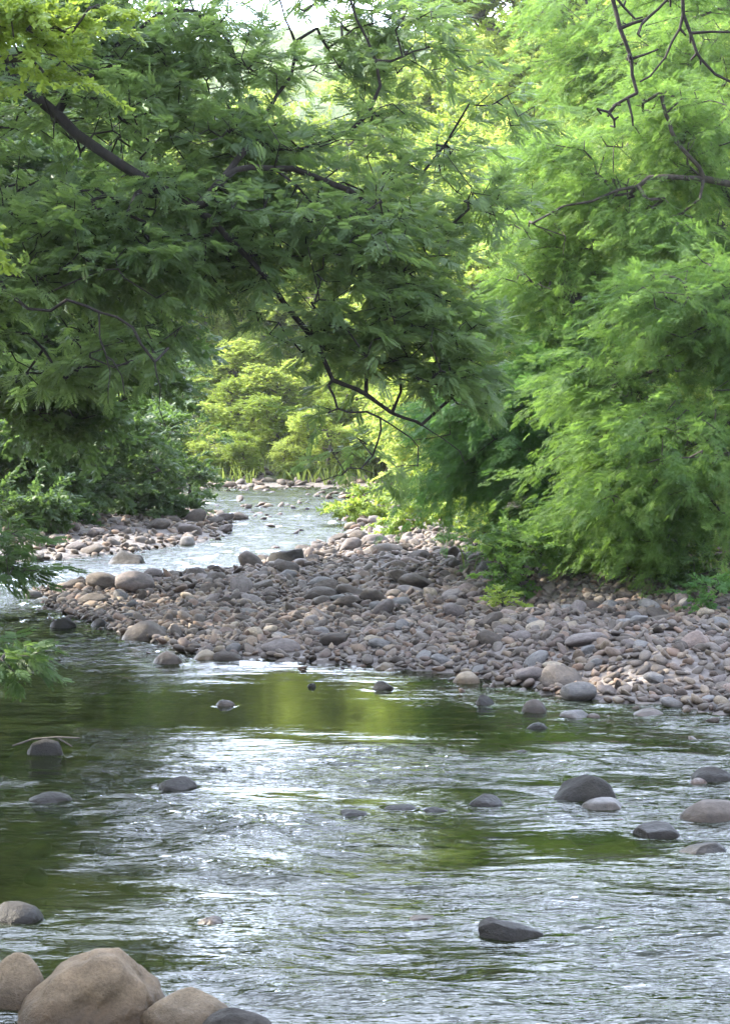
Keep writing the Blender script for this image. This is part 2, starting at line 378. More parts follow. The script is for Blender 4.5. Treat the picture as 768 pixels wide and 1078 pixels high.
# cobbles
def scatter_stones():
    taken = {}
    cell = .35
    out = []
    def ok(x, y, r, k):
        cx, cy = int(x // cell), int(y // cell)
        for i in range(cx - 2, cx + 3):
            for j in range(cy - 2, cy + 3):
                for (X_, Y_, R_) in taken.get((i, j), ()):
                    if (X_ - x) ** 2 + (Y_ - y) ** 2 < (k * (R_ + r)) ** 2: return False
        return True
    def add(n, rlo, rhi, yr, k, cond):
        yy = np.sqrt(rng.uniform(yr[0] ** 2, yr[1] ** 2, n)); xx = rng.uniform(-.215, .30, n) * yy
        rr = rlo * (rhi / rlo) ** (rng.random(n) ** 1.4)
        a, b, c = land(xx, yy); zz = H(xx, yy)
        for x, y, r, A, B, C_, z in zip(xx, yy, rr, a, b, c, zz):
            if not cond(x, y, A, B, C_): continue
            if any(abs(x - X_) < rx * .8 + r * .5 and abs(y - Y_) < ry * .8 + r * .5 for X_, Y_, rx, ry in ROCKS_XY): continue
            if not ok(x, y, r, k): continue
            taken.setdefault((int(x // cell), int(y // cell)), []).append((x, y, r))
            if cond in (ups, edge): z = max(z, -r * random.uniform(.1, .45))
            out.append((x, y, z, r))
    bar = lambda x, y, A, B, C_: A > -.15 and A < 8.5
    edge = lambda x, y, A, B, C_: -.75 < max(A, B) <= -.1 and y > 14.5 and random.random() < .30
    lb = lambda x, y, A, B, C_: B > -.15 and B < 7 and y > 28
    fb = lambda x, y, A, B, C_: C_ > -.8 and C_ < 5
    bed_ = lambda x, y, A, B, C_: max(A, B) < -.1 and random.random() < .6
    ups = lambda x, y, A, B, C_: max(A, B) <= 0 and y > 38 and (random.random() < .15 or vnoise(np.array([x * .8]), np.array([y * .35]), 5)[0] > .14)
    add(60, .18, .30, (24, 42), .80, bar)
    add(500, .10, .20, (15, 36), .80, bar)
    add(1600, .07, .115, (15, 36), .74, bar)
    add(900, .04, .16, (6.5, 15.5), 1.0, bed_)
    add(200, .16, .30, (36, 50), .8, bar)
    add(500, .14, .30, (29, 60), .8, lb)
    add(420, .14, .30, (38, 66), .9, ups)
    add(900, .12, .30, (60, 76), .75, fb)
    add(120, .08, .16, (14.8, 35), .95, edge)
    add(17000, .05, .08, (14.8, 36), .68, bar)
    add(2500, .08, .14, (34, 50), .75, bar)
    add(5000, .07, .13, (29, 60), .70, lb)
    add(6000, .045, .075, (29, 48), .70, lb)
    add(1500, .08, .14, (38, 66), .8, ups)
    add(1500, .12, .18, (60, 76), .75, fb)
    add(27000, .03, .055, (14.8, 27), .66, bar)
    add(700, .03, .07, (14.6, 24), .8, edge)
    return out
stones = scatter_stones()
S = np.array(stones)
spx, spy, sz = proj(S[:, :3]); appar = S[:, 3] / sz
inv = (spx > -10) & (spx < 778) & (spy < 1078)
a_, b_, c_ = land(S[:, 0], S[:, 1])
hid = ((a_ > 6.2) | (b_ > 4.5) | ((S[:, 1] < 15.4) & (S[:, 2] < -.08)))          # under the bushes
order = np.argsort(-(appar * (inv & ~hid)))
N_IND = 255
ind = set(order[:N_IND].tolist())
TONES = ['grey', 'mauve', 'grey', 'tan', 'brown', 'pink', 'mauve', 'grey', 'grey', 'mauve']
TW = {'grey': 'grey', 'mauve': 'mauve grey', 'tan': 'tan', 'brown': 'dark brown', 'pink': 'pinkish'}
def zone(px, py):
    if py < 612:
        if px < 240: return 'on the far left stony bank'
        return 'by the upstream channel' if px < 400 else 'below the bright bush'
    if py < 645:
        if px < 200: return 'at the back left of the bar'
        return 'on the left crest of the bar' if px < 380 else 'on the middle crest of the bar' if px < 540 else 'shaded under the feathery trees'
    if px < 250: return 'at the left end of the bar'
    if py < 680:
        return 'midway up the bar above the pool' if px < 420 else 'on the bar below the leafy sapling' if px < 590 else 'on the bar below the shaded weeds'
    if px < 470: return 'at the waterline above the green pool'
    if py < 715: return 'on the front bar right of centre' if px < 620 else 'on the bar near the right edge'
    return 'at the waterline at centre right' if px < 640 else 'at the waterline near the right edge'
recs = []
VV, FF, TT, off = [], [], [], 0
for i, (x, y, z, r) in enumerate(stones):
    rot = random.uniform(0, 6.28)
    asp = random.uniform(.62, 1.0)
    if i in ind:
        k = random.randrange(len(VAR)); sh, me = VAR[k]
        ft = SHAPE_Z[sh] * random.uniform(.85, 1.15)
        o = bpy.data.objects.new('cobble', me); col.objects.link(o)
        tone = random.choice(TONES) if r < .15 else random.choice(['brown', 'mauve', 'brown'])
        o.material_slots[0].link = 'OBJECT'; o.material_slots[0].material = STM[tone]
        o.location = (x, y, z + r * ft * random.uniform(.15, .6)); o.scale = (r * 1.08, r * asp, r * ft)
        o.rotation_euler = (random.gauss(0, .28), random.gauss(0, .28), rot if asp > .85 else random.gauss(0, .6))
        size = 'large' if r > .15 else 'medium' if r > .115 else 'smallish'
        recs.append((o, f"{size} {sh} {TW[tone]} cobble {zone(spx[i], spy[i])}", spx[i]))
        o['category'] = 'cobble'; o['group'] = 'cobbles lying on the gravel bar and banks'
    else:
        sh, V, Fc = LOW[random.randrange(len(LOW))]
        ft = SHAPE_Z[sh] * random.uniform(.8, 1.2)
        ca, sa = math.cos(rot), math.sin(rot); tx, ty = random.gauss(0, .35), random.gauss(0, .35)
        W = V * np.array([r * 1.08, r * asp, r * ft]); W = W @ np.array([[ca, sa, 0], [-sa, ca, 0], [0, 0, 1]])
        W[:, 2] += W[:, 0] * tx + W[:, 1] * ty
        W += np.array([x, y, z + r * ft * random.uniform(.1, .75)])
        VV.append(W); FF.append(Fc + off); TT.append(np.full(len(W), random.random())); off += len(W)
ORD = ['first','second','third','fourth','fifth','sixth','seventh','eighth','ninth','tenth','eleventh','twelfth'] + ['%dth' % k for k in range(13, 60)]
from collections import defaultdict
byl = defaultdict(list)
for o, l, x in recs: byl[l].append((x, o))
for l, lst in byl.items():
    lst.sort(key=lambda t: t[0])
    for k, (x, o) in enumerate(lst):
        o['label'] = l if len(lst) == 1 else (l + ', ' + ORD[k] + ' from left')
so = mesh_np('cobbles', np.concatenate(VV), np.concatenate(FF), STM['attr'], attrs={'tone': np.concatenate(TT)})
tag(so, 'smaller grey and mauve cobbles packed over the gravel bar and stony banks', 'cobbles', kind='stuff')
print('stones', len(stones))

# ------------------------------------------------------------------ water
CALM = [(290,735,300,50,.03),(600,782,150,10,.15),(450,885,80,26,.08),(625,890,120,22,.08),(40,760,90,50,.35),(20,900,60,40,.25),
        (210,1000,110,32,.12),(440,760,260,24,.3),(480,1005,90,22,.25),(690,935,90,12,.4),(240,935,70,16,.15),(560,1015,70,14,.55)]
RIFF = [(330,800,60,8),(650,850,160,22),(250,870,160,22),(600,960,260,26),(640,1060,260,30),(350,1050,160,30),(280,925,150,10),
        (80,680,120,24),(620,785,60,5),(700,800,120,8),(400,790,90,7),(160,900,90,15),(720,1000,120,20)]
def gpt(px, py):
    d = at(px, py, 10) - np.array([0, 0, CAM_H]); return (d * (-CAM_H / d[2]))[:2]
def riffle(x, y):
    m = .52 + 1.15 * fbm(x * .55, y * .85, 41, 3) + .7 * fbm(x * 1.6, y * 2.8, 47, 2)
    m = np.clip(m, .06, 1.0)
    for px, py, wx, wy, v in CALM:
        c = gpt(px, py); e = (gpt(px, py - wy) - gpt(px, py + wy))[1] / 2; w = wx * c[1] / F
        k = np.exp(-(((x - c[0]) / w) ** 2 + ((y - c[1]) / e) ** 2) ** 1.5)
        m = m * (1 - k * (1 - v))
    for px, py, wx, wy in RIFF:
        c = gpt(px, py); e = (gpt(px, py - wy) - gpt(px, py + wy))[1] / 2; w = wx * c[1] / F
        k = np.exp(-(((x - c[0]) / w) ** 2 + ((y - c[1]) / e) ** 2))
        m = np.maximum(m, k * .95)
    m = np.where(y > 22, np.clip(m * .6 + .6, 0, 1.3), m)
    return m
def wave(x, y):
    m = riffle(x, y)
    wx = x + .25 * fbm(x * .8, y * .8, 61, 2); wy = y + .3 * fbm(x * .7, y * .7, 63, 2) + .10 * x
    rid = 1 - 2 * np.abs(fbm(wx * 1.0, wy * 4.0, 51, 3, .5))
    h = .030 * fbm(wx * 1.3, wy * 4.0, 55, 3, .55) + .016 * rid * .9 + .010 * fbm(wx * 4, wy * 13, 58, 2, .5)
    z = h * m * 1.6 - .005
    for X_, Y_, rx, ry in ROCKS_XY:   # water piling up against the rocks and trailing behind them
        q = np.sqrt(((x - X_) / (rx * 1.12)) ** 2 + ((y - Y_) / (ry * 1.2)) ** 2)
        z = z + .005 * np.exp(-((q - 1.05) / .18) ** 2) * np.minimum(1, rx / .12)
    return z
xs = np.unique(np.concatenate([np.linspace(-60, -5, 60), np.arange(-5, 5, .0145), np.linspace(5, 60, 60)]))
ry_ = [5.5]
while ry_[-1] < 70: ry_.append(ry_[-1] + max(.011, min(.12, ry_[-1] ** 2 / 4800 * .62)))
ys = np.unique(np.concatenate([np.linspace(-25, 5.4, 40), np.array(ry_), np.linspace(70.2, 80, 20)]))
w = grid_mesh('water', xs, ys, wave, water_mat())
X, Y = np.meshgrid(xs, ys)
at_ = w.data.attributes.new('riffle', 'FLOAT', 'POINT'); at_.data.foreach_set('value', (riffle(X, Y) * 1.0 + .02).ravel().astype(np.float32))
tag(w, kind='structure')
print('water', len(xs) * len(ys))

# ------------------------------------------------------------------ foliage
def quad_leaf(p0, d, n, ln, wd):
    """a rhombic leaflet with a slight fold"""
    d = d / np.linalg.norm(d); s = np.cross(d, n); s /= np.linalg.norm(s)
    return [p0, p0 + d * ln * .45 + s * wd - n * wd * .25, p0 + d * ln, p0 + d * ln * .45 - s * wd - n * wd * .25]
def tmpl_pinnate(pairs=6, ll=.36, lw=.075):
    v = []; up = np.array([0, 0, 1.])
    for k in range(pairs):
        t = .18 + .78 * k / pairs; droop = -.25 * t * t
        for s in (-1, 1):
            d = np.array([s * .85, .55, -.18]); v += quad_leaf(np.array([0, t, droop]), d, up, ll * (1 - .35 * abs(t - .5)), lw)
    v += quad_leaf(np.array([0, .96, -.23]), np.array([0, 1, -.4]), up, ll, lw)
    return np.array(v)
def tmpl_feather(n=7):
    v = []; up = np.array([0, 0, 1.])
    for k in range(n):
        t = .1 + .85 * k / n; droop = -.3 * t * t
        for s in (-1, 1):
            d = np.array([s * .9, .45, -.1 - .3 * random.random()]); v += quad_leaf(np.array([0, t, droop]), d, up + np.array([0, random.uniform(-.4,.4), 0]), .42 * (1 - .5 * t) + .08, .035)
    return np.array(v)
def tmpl_cluster(n=6, ll=.5, lw=.17):
    v = []; r = np.random.default_rng(n)
    for k in range(n):
        a = k * 2.4; p = np.array([0, k / n * .8, 0.]); d = np.array([math.cos(a), .6 + .3 * math.sin(a), r.uniform(-.5, .3)])
        nn = np.array([r.uniform(-.5, .5), r.uniform(-.5, .5), 1.]); v += quad_leaf(p, d, nn, ll, lw)
    return np.array(v)
TP = {'pinnate': tmpl_pinnate(), 'feather': tmpl_feather(), 'cluster': tmpl_cluster(), 'broad': tmpl_cluster(5, .62, .24)}
def nrm(v): return v / np.maximum(np.linalg.norm(v, axis=-1, keepdims=True), 1e-9)
def leaves_mesh(name, P, D, Nn, Sc, tint, tmpl, mat, parent=None):
    T = TP[tmpl]; D = nrm(D); Sd = nrm(np.cross(D, Nn)); Up = np.cross(Sd, D)
    V = (P[:, None, :] + Sc[:, None, None] * (T[None, :, 0:1] * Sd[:, None, :] + T[None, :, 1:2] * D[:, None, :] + T[None, :, 2:3] * Up[:, None, :]))
    n, k = V.shape[:2]; Fq = np.arange(n * k).reshape(-1, 4)
    return mesh_np(name, V.reshape(-1, 3), Fq, mat, parent, smooth=False, attrs={'tint': np.repeat(tint, k)})
def grow(nodes, parents, targets, r, step=.45, jit=.10, sag=0.06):
    """connect every target to the nearest node of the skeleton with a bent twig"""
    nodes = [np.array(n, float) for n in nodes]; parents = list(parents)
    arr = np.array(nodes); root = arr[0]
    dist = np.linalg.norm(targets - arr[:, None], axis=2).min(0) if len(arr) else None
    order = np.argsort(dist); tips = []
    buf = np.zeros((len(nodes) + len(targets) * 14, 3)); buf[:len(nodes)] = arr; cnt = len(nodes)
    for ti in order:
        t = targets[ti]; dd = np.linalg.norm(buf[:cnt] - t, axis=1) + .35 * np.maximum(0, np.linalg.norm(buf[:cnt] - root, axis=1) - np.linalg.norm(t - root))
        j = int(np.argmin(dd)); a = buf[j].copy(); L_ = np.linalg.norm(t - a); ns = int(min(12, max(1, round(L_ / step)))); p = j
        for s in range(1, ns + 1):
            f = s / ns; q = a + (t - a) * f
            if s < ns: q = q + r.normal(size=3) * jit * min(L_, 1.5) * .5
            q[2] += math.sin(f * math.pi) * sag * L_
            buf[cnt] = q; parents.append(p); p = cnt; cnt += 1
        tips.append((ti, p))
    return buf[:cnt], parents, tips
def tubes(name, nodes, parents, mat, parent, rtip=.006, rtrunk=.2, sides=6, minr=0, pw=.5):
    n = len(nodes); cntc = np.ones(n); haschild = np.zeros(n, bool)
    for i in range(n - 1, 0, -1):
        if parents[i] >= 0: cntc[parents[i]] += cntc[i]; haschild[parents[i]] = True
    rad = rtip * cntc ** pw; rad = np.minimum(rad, rtrunk * (.35 + .65 * cntc / cntc.max()) if rtrunk else rad)
    rad = np.where(rad > rtrunk, rtrunk, rad)
    A, B, ra, rb = [], [], [], []
    for i in range(1, n):
        p = parents[i]
        if p < 0 or rad[i] < minr: continue
        A.append(nodes[p]); B.append(nodes[i]); ra.append(min(rad[p], rad[i] * 1.5)); rb.append(rad[i])
    A, B, ra, rb = map(np.array, (A, B, ra, rb)); d = nrm(B - A)
    ref = np.where(np.abs(d[:, 2:3]) > .9, np.array([[1., 0, 0]]), np.array([[0, 0, 1.]])); u = nrm(np.cross(d, ref)); v = np.cross(d, u)
    an = np.arange(sides) / sides * 2 * math.pi; ring = u[:, None] * np.cos(an)[None, :, None] + v[:, None] * np.sin(an)[None, :, None]
    A = A - d * ra[:, None] * .3
    V = np.concatenate([A[:, None] + ring * ra[:, None, None], B[:, None] + ring * rb[:, None, None]], 1)
    base = np.arange(len(A))[:, None] * (2 * sides); k = np.arange(sides); k2 = (k + 1) % sides
    Fq = np.stack([base + k, base + k2, base + k2 + sides, base + k + sides], -1).reshape(-1, 4)
    return mesh_np(name, V.reshape(-1, 3), Fq, mat, parent)
def smooth_line(P, r):
    P = [P[0]] + list(P) + [P[-1] * 2 - P[-2]] if len(P) > 1 else P; out = []
    for i in range(1, len(P) - 2):
        p0, p1, p2, p3 = P[i - 1], P[i], P[i + 1], P[i + 2]
        for t in (.34, .67, 1.0):
            q = .5 * (2 * p1 + (p2 - p0) * t + (2 * p0 - 5 * p1 + 4 * p2 - p3) * t * t + (3 * p1 - p0 - 3 * p2 + p3) * t ** 3)
            out.append(q + (r.normal(size=3) * .03 if t < 1 else 0))
    return out
def make_tree(name, label, cat, base, limbs, lobes, leaf, tmpl, seed, leaf_len=.26, per=10, spray=.7, droop=.25, bark=BARK, rtrunk=.22,
              rtip=.006, holes=(), group=None, gap=.12, dirb=(0, 0, 0), tintb=0.0, up=1.0, pw=.5, clump=13):
    """limbs: list of polylines (world points, the first starts at base); lobes: (centre, radii, n sprays)"""
    r = np.random.default_rng(seed); base = np.array(base, float)
    nodes = [base]; par = [-1]
    for ln in limbs:
        st = np.array(ln[0], float); j = int(np.argmin(np.linalg.norm(np.array(nodes) - st, axis=1))); prev = j
        pts = ln if np.linalg.norm(nodes[j] - st) > .3 else ln[1:]
        last = np.array(nodes[prev]); pts = smooth_line([last] + [np.array(q, float) for q in pts], r)
        for q in pts:
            q = np.array(q, float); L_ = np.linalg.norm(q - last); ns = max(1, int(L_ / .4))
            for s in range(1, ns + 1):
                w_ = last + (q - last) * s / ns + (r.normal(size=3) * .035 if s < ns else 0); nodes.append(w_); par.append(prev); prev = len(nodes) - 1
            last = q
    T = []; tt = []
    for (c, rad, n) in lobes:
        c = np.array(c, float); rad = np.array(rad, float) if np.ndim(rad) else np.array([rad] * 3)
        m = max(3, int(n / clump)); q0 = nrm(r.normal(size=(m, 3))) * (r.random((m, 1)) ** .40) * rad * .92 + c
        sg = .24 * rad.min() + .06
        dxy = r.normal(size=(n, 3)) * np.array([sg, sg, sg * .34]); q = q0[r.integers(0, m, n)] + dxy
        q[:, 2] -= .30 * np.hypot(dxy[:, 0], dxy[:, 1]) - .2 * sg
        T.append(q)
    T = np.concatenate(T)
    for (c, rad) in holes:
        T = T[(((T - np.array(c)) / np.array(rad)) ** 2).sum(1) > 1]
    T = T[T[:, 2] > H(T[:, 0], T[:, 1]) + .05]
    nodes, par, tips = grow(nodes, par, T, r)
    root = empty(name, base); tag(root, label, cat, group)
    tb = tubes('trunk', nodes - base, par, bark, root, rtip, rtrunk, pw=pw)
    cen = T.mean(0)
    P, D, Nn, Sc, Ti, TWn, TWp = [], [], [], [], [], [], []
    for ti, ni in tips:
        p = nodes[ni]; pp = nodes[par[ni]]; d = nrm((p - pp)) * .6 + nrm(p - cen) * .3 + np.array(dirb) + r.normal(size=3) * .62
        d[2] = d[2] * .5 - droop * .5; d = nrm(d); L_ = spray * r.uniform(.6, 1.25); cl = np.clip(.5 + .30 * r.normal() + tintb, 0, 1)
        k = np.arange(per); f = (k + .5) / per; side = np.where(k % 2, 1, -1)
        arc = p + d * (f * L_)[:, None]; arc[:, 2] -= droop * L_ * f ** 2
        s = nrm(np.cross(d, [0, 0, 1.])); spread = (1 - f * .7) * .9
        ld = d[None] * (.45 + f[:, None]) + s[None] * (side * spread)[:, None] + r.normal(size=(per, 3)) * .22; ld[:, 2] -= droop * .5
        nn = np.array([0, 0, up]) + r.normal(size=(per, 3)) * .5
        P.append(arc + r.normal(size=(per, 3)) * .04 * spray); D.append(ld); Nn.append(nn); Sc.append(leaf_len * r.uniform(.65, 1.2, per)); Ti.append(np.clip(cl + r.normal(size=per) * .16, 0, 1))
    leaves_mesh('crown', np.concatenate(P) - base, np.concatenate(D), np.concatenate(Nn), np.concatenate(Sc), np.concatenate(Ti), tmpl, LM[leaf], root)
    return root

def lobe(px, py, Y, rpx, rpy, n, ry=None):
    c = at(px, py, Y); s = Y / F; return (c, (rpx * s, ry if ry else max(rpx, rpy) * s * .8, rpy * s), n)
def gp(x, y): return (x, y, h1(x, y) - .05)

# big grey-green tree leaning in from the left bank
b0 = gp(-7.2, 21.5)
A = lambda px, py, Y: at(px, py, Y)
b9 = gp(-6.2, 16.5)
make_tree('sunlit_leaf_tree', 'added yellow green tree standing for sunlit leaves of the arching tree at the left edge', 'tree', b9,  # sunlight on the arching tree, put into yellow leaves of an added tree
  [[b9, (-5.8, 16.6, 3), (-5.2, 16.8, 5.2)], [(-5.2, 16.8, 5.2), A(30, 60, 17)]],
  [lobe(55, 40, 17, 60, 26, 34, .5), lobe(20, 10, 17, 60, 30, 40, .5), lobe(70, 75, 17, 30, 12, 10, .3), lobe(-60, 150, 17, 50, 130, 90, .8), lobe(100, 10, 17, 30, 12, 8, .3)],
  'sunny', 'cluster', 10, leaf_len=.13, per=9, spray=.34, droop=.1, rtrunk=.09, rtip=.004, tintb=-.15)
make_tree('overhanging_tree', 'big grey green tree with feathered leaves arching over the river from the left bank', 'tree', b0,
  [[b0, (-6.8, 21.3, 2.8), (-6.0, 21, 4.4), A(-40, 60, 20.8), A(60, 120, 20.5), A(130, 175, 19.9), A(205, 218, 19.6), A(260, 270, 19.7), A(320, 345, 19.8), A(350, 400, 19.8), A(385, 415, 19.8), A(425, 440, 20), A(455, 455, 20), A(490, 490, 20)],
   [A(205, 218, 19.6), A(228, 196, 19.7), A(265, 176, 19.9), A(340, 190, 20.2), A(420, 240, 20.4)],
   [A(60, 120, 20.5), A(120, 50, 21), A(190, 10, 21), A(230, 30, 21), A(258, 95, 21)],
   
   [A(-40, 60, 20.8), A(-30, 240, 20), A(30, 325, 18.7), A(90, 322, 18.5), A(112, 375, 18.4), A(114, 425, 18.4)], [A(112, 375, 18.4), A(128, 395, 18.4), A(131, 415, 18.4)],
   [A(90, 322, 18.5), A(140, 345, 18.4), A(165, 395, 18.4), A(175, 450, 18.4)],
   [A(350, 400, 19.8), A(355, 430, 19.7), A(400, 440, 19.7), A(440, 470, 19.8)],
   [A(400, 440, 19.7), A(392, 480, 19.7), A(360, 500, 19.7), A(332, 508, 19.7)],
   [A(225, 190, 20), A(280, 120, 20.5), A(310, 60, 21), A(300, 20, 21), A(320, -30, 21)], [A(265, 165, 20.2), A(340, 150, 20.6), A(400, 90, 20.5), A(375, 20, 20.5), A(360, -40, 20.5)]],
  [lobe(70, 130, 21, 170, 120, 393, 1.5), lobe(230, 190, 20.3, 150, 80, 342, 1.2), lobe(50, 270, 20, 140, 90, 324, 1.1), lobe(190, 270, 20, 130, 70, 273, 1.0),
   lobe(360, 250, 20, 130, 60, 256, 1.0), lobe(400, 330, 20.2, 90, 60, 188, .9), lobe(330, 150, 20.8, 120, 60, 136, 1.0), lobe(440, 230, 20.8, 80, 80, 102, .9),
   lobe(430, 395, 20, 50, 34, 51, .6), lobe(40, 370, 20, 90, 50, 102, .9), lobe(150, 40, 21.5, 150, 60, 188, 1.2), lobe(30, 10, 21, 110, 60, 188, 1.2), lobe(250, 330, 19.8, 40, 30, 19, .5), lobe(400, 50, 21.5, 90, 60, 85, 1.0),
   lobe(325, 340, 19.8, 50, 34, 44, .5), lobe(150, 370, 19.6, 50, 50, 30, .6), lobe(390, 480, 19.8, 50, 26, 11, .4), lobe(290, 70, 21.3, 60, 40, 45, .8), lobe(215, 50, 21.3, 50, 40, 40, .8), lobe(470, 340, 20.3, 50, 50, 60, .7), lobe(480, 410, 20.3, 36, 36, 34, .6), lobe(270, 385, 19.7, 44, 26, 16, .5), lobe(315, 425, 19.7, 30, 24, 12, .4), lobe(245, 420, 19.7, 16, 30, 8, .3), lobe(250, 30, 21, 70, 36, 40, .8), lobe(355, 10, 21, 50, 40, 45, .8), lobe(430, 20, 21, 60, 50, 49, 1), lobe(480, 110, 21, 60, 70, 54, 1), lobe(490, 230, 21, 50, 60, 36, .8), lobe(-150, -60, 21.5, 170, 130, 297, 2.6), lobe(-330, 60, 21, 120, 200, 234, 2.6), lobe(60, -70, 22, 120, 60, 99, 2)],
  'walnut', 'pinnate', 11, gap=.24, bark=BARKD, leaf_len=.145, per=12, spray=.38, droop=.05, rtrunk=.095, rtip=.0042, pw=.34, clump=11, tintb=.1,
  holes=[(A(190, 52, 21), (.16, 5, .16)), (A(318, 45, 21), (.20, 6, .22)), (A(240, 400, 20), (.52, 4, .75)), (A(300, 440, 20), (.34, 4, .5)), (A(215, 325, 20), (.34, 4, .22)), (A(440, 150, 20.5), (.22, 4, .2)), (A(480, 300, 20.5), (.2, 4, .2)), (A(130, 200, 20.5), (.2, 4, .12)), (A(370, 170, 20.5), (.15, 4, .2)), (A(80, 22, 21), (.12, 5, .12))])

# tree behind it on the left bank
b1 = gp(-9.5, 29)
make_tree('left_bank_tree', 'mid green broad leaved tree behind the arching tree at the left edge', 'tree', b1,
  [[b1, (-9, 29, 3), (-8, 28.6, 5)], [(-9, 29, 3), (-6.8, 28.5, 3.2)]],
  [lobe(30, 380, 29, 120, 70, 260, 1.6), lobe(10, 200, 30, 150, 110, 260, 2), lobe(60, 60, 31, 160, 120, 240, 2), lobe(-120, 100, 30, 150, 220, 330, 2.5), lobe(-60, 290, 28, 100, 130, 330, 1.8), lobe(-50, 340, 25.5, 80, 70, 190, 1.4), lobe(-40, 200, 26, 80, 80, 150, 1.5), lobe(-30, 180, 27, 80, 100, 160, 1.5), lobe(120, 330, 29, 60, 50, 80, 1.2)],
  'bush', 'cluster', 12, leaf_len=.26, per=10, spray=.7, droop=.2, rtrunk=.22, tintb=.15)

# near shrub reaching in at left
for nm, lab, bx, by, lobs, sd, lf in [
   ('leafy_shrub', 'near leafy shrub with pinnate leaves hanging over the water at the left edge', -4.35, 15.4,
     [lobe(-30, 690, 14.4, 46, 22, 30, .25), lobe(20, 690, 14.2, 32, 16, 16, .2), lobe(-60, 640, 15, 60, 60, 60, .5)], 21, 'feather_blue'),
   ('leafy_sapling', 'leafy sapling branch drooping over the stony bank at the left edge', -4.9, 17.6,
     [lobe(-20, 590, 17, 36, 40, 36, .35), lobe(30, 596, 16.8, 26, 12, 12, .2), lobe(-60, 560, 17, 60, 60, 70, .5), lobe(8, 560, 17, 18, 20, 12, .2)], 22, 'feather_blue')]:
    bb = gp(bx, by)
    make_tree(nm, lab, 'shrub', bb, [[bb, (bx + .1, by - .1, bb[2] + .5)]], lobs, 'bush', 'pinnate', sd, leaf_len=.115, per=9, spray=.26, droop=.2, rtrunk=.03, rtip=.003)

# dark bushes on the far left bank
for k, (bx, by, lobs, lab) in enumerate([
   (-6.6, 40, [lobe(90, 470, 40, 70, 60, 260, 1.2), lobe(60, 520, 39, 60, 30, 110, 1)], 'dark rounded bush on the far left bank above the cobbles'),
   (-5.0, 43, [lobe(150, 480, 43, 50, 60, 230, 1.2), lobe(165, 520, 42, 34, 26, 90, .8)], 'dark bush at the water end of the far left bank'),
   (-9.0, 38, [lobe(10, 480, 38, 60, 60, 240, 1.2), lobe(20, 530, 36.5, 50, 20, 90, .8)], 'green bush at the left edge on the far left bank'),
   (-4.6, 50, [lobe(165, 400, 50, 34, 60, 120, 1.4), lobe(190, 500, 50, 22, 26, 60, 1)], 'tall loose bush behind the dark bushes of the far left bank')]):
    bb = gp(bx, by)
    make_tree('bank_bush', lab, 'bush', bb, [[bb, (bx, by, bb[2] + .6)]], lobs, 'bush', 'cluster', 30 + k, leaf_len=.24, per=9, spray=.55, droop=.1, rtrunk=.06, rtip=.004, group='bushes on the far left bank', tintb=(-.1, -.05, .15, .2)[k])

# feathery trees of the right bank
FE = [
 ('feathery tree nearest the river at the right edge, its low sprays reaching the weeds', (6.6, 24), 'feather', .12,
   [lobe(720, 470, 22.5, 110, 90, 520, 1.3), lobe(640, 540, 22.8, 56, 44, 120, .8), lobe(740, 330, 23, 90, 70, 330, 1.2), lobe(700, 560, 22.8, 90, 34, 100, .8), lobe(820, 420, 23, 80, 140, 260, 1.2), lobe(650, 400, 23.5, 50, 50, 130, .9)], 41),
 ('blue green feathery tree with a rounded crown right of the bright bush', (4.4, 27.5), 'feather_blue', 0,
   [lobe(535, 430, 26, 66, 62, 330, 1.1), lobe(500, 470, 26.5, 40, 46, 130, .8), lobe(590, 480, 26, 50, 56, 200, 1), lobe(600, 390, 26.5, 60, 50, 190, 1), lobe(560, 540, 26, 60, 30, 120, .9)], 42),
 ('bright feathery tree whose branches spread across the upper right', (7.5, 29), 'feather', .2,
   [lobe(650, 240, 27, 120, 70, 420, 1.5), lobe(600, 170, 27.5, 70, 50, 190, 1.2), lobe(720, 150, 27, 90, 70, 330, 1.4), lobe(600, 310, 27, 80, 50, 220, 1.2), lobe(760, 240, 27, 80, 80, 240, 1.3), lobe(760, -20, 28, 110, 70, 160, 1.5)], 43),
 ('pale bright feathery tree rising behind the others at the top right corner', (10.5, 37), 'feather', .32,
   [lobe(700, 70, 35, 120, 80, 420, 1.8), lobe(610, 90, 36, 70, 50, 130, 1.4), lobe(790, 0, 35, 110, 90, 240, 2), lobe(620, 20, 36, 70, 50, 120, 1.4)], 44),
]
for lab, (bx, by), lf, tb_, lobs, sd in FE:
    bb = gp(bx, by)
    mid = np.array([bx - .3, by - .3, bb[2] + 1.8])
    limbs = [[bb, mid]] + [[mid, (mid + np.array(l[0])) / 2 + np.array([0, 0, .35]), l[0]] for l in lobs]
    if sd == 43: limbs += [[A(850, 230, 27), A(740, 188, 26.2), A(700, 186, 26), A(650, 200, 26), A(560, 235, 26)], [A(740, 188, 26.2), A(712, 150, 26), A(700, 120, 26)]]
    make_tree('feathery_tree', lab, 'tree', bb, limbs, lobs, lf, 'feather', sd, leaf_len=.155, per=20, spray=.72, droop=.36, rtrunk=.14, rtip=.0055, group='feathery trees on the right bank', tintb=tb_, clump=24, dirb=(-.3, -.15, 0), pw=.42)

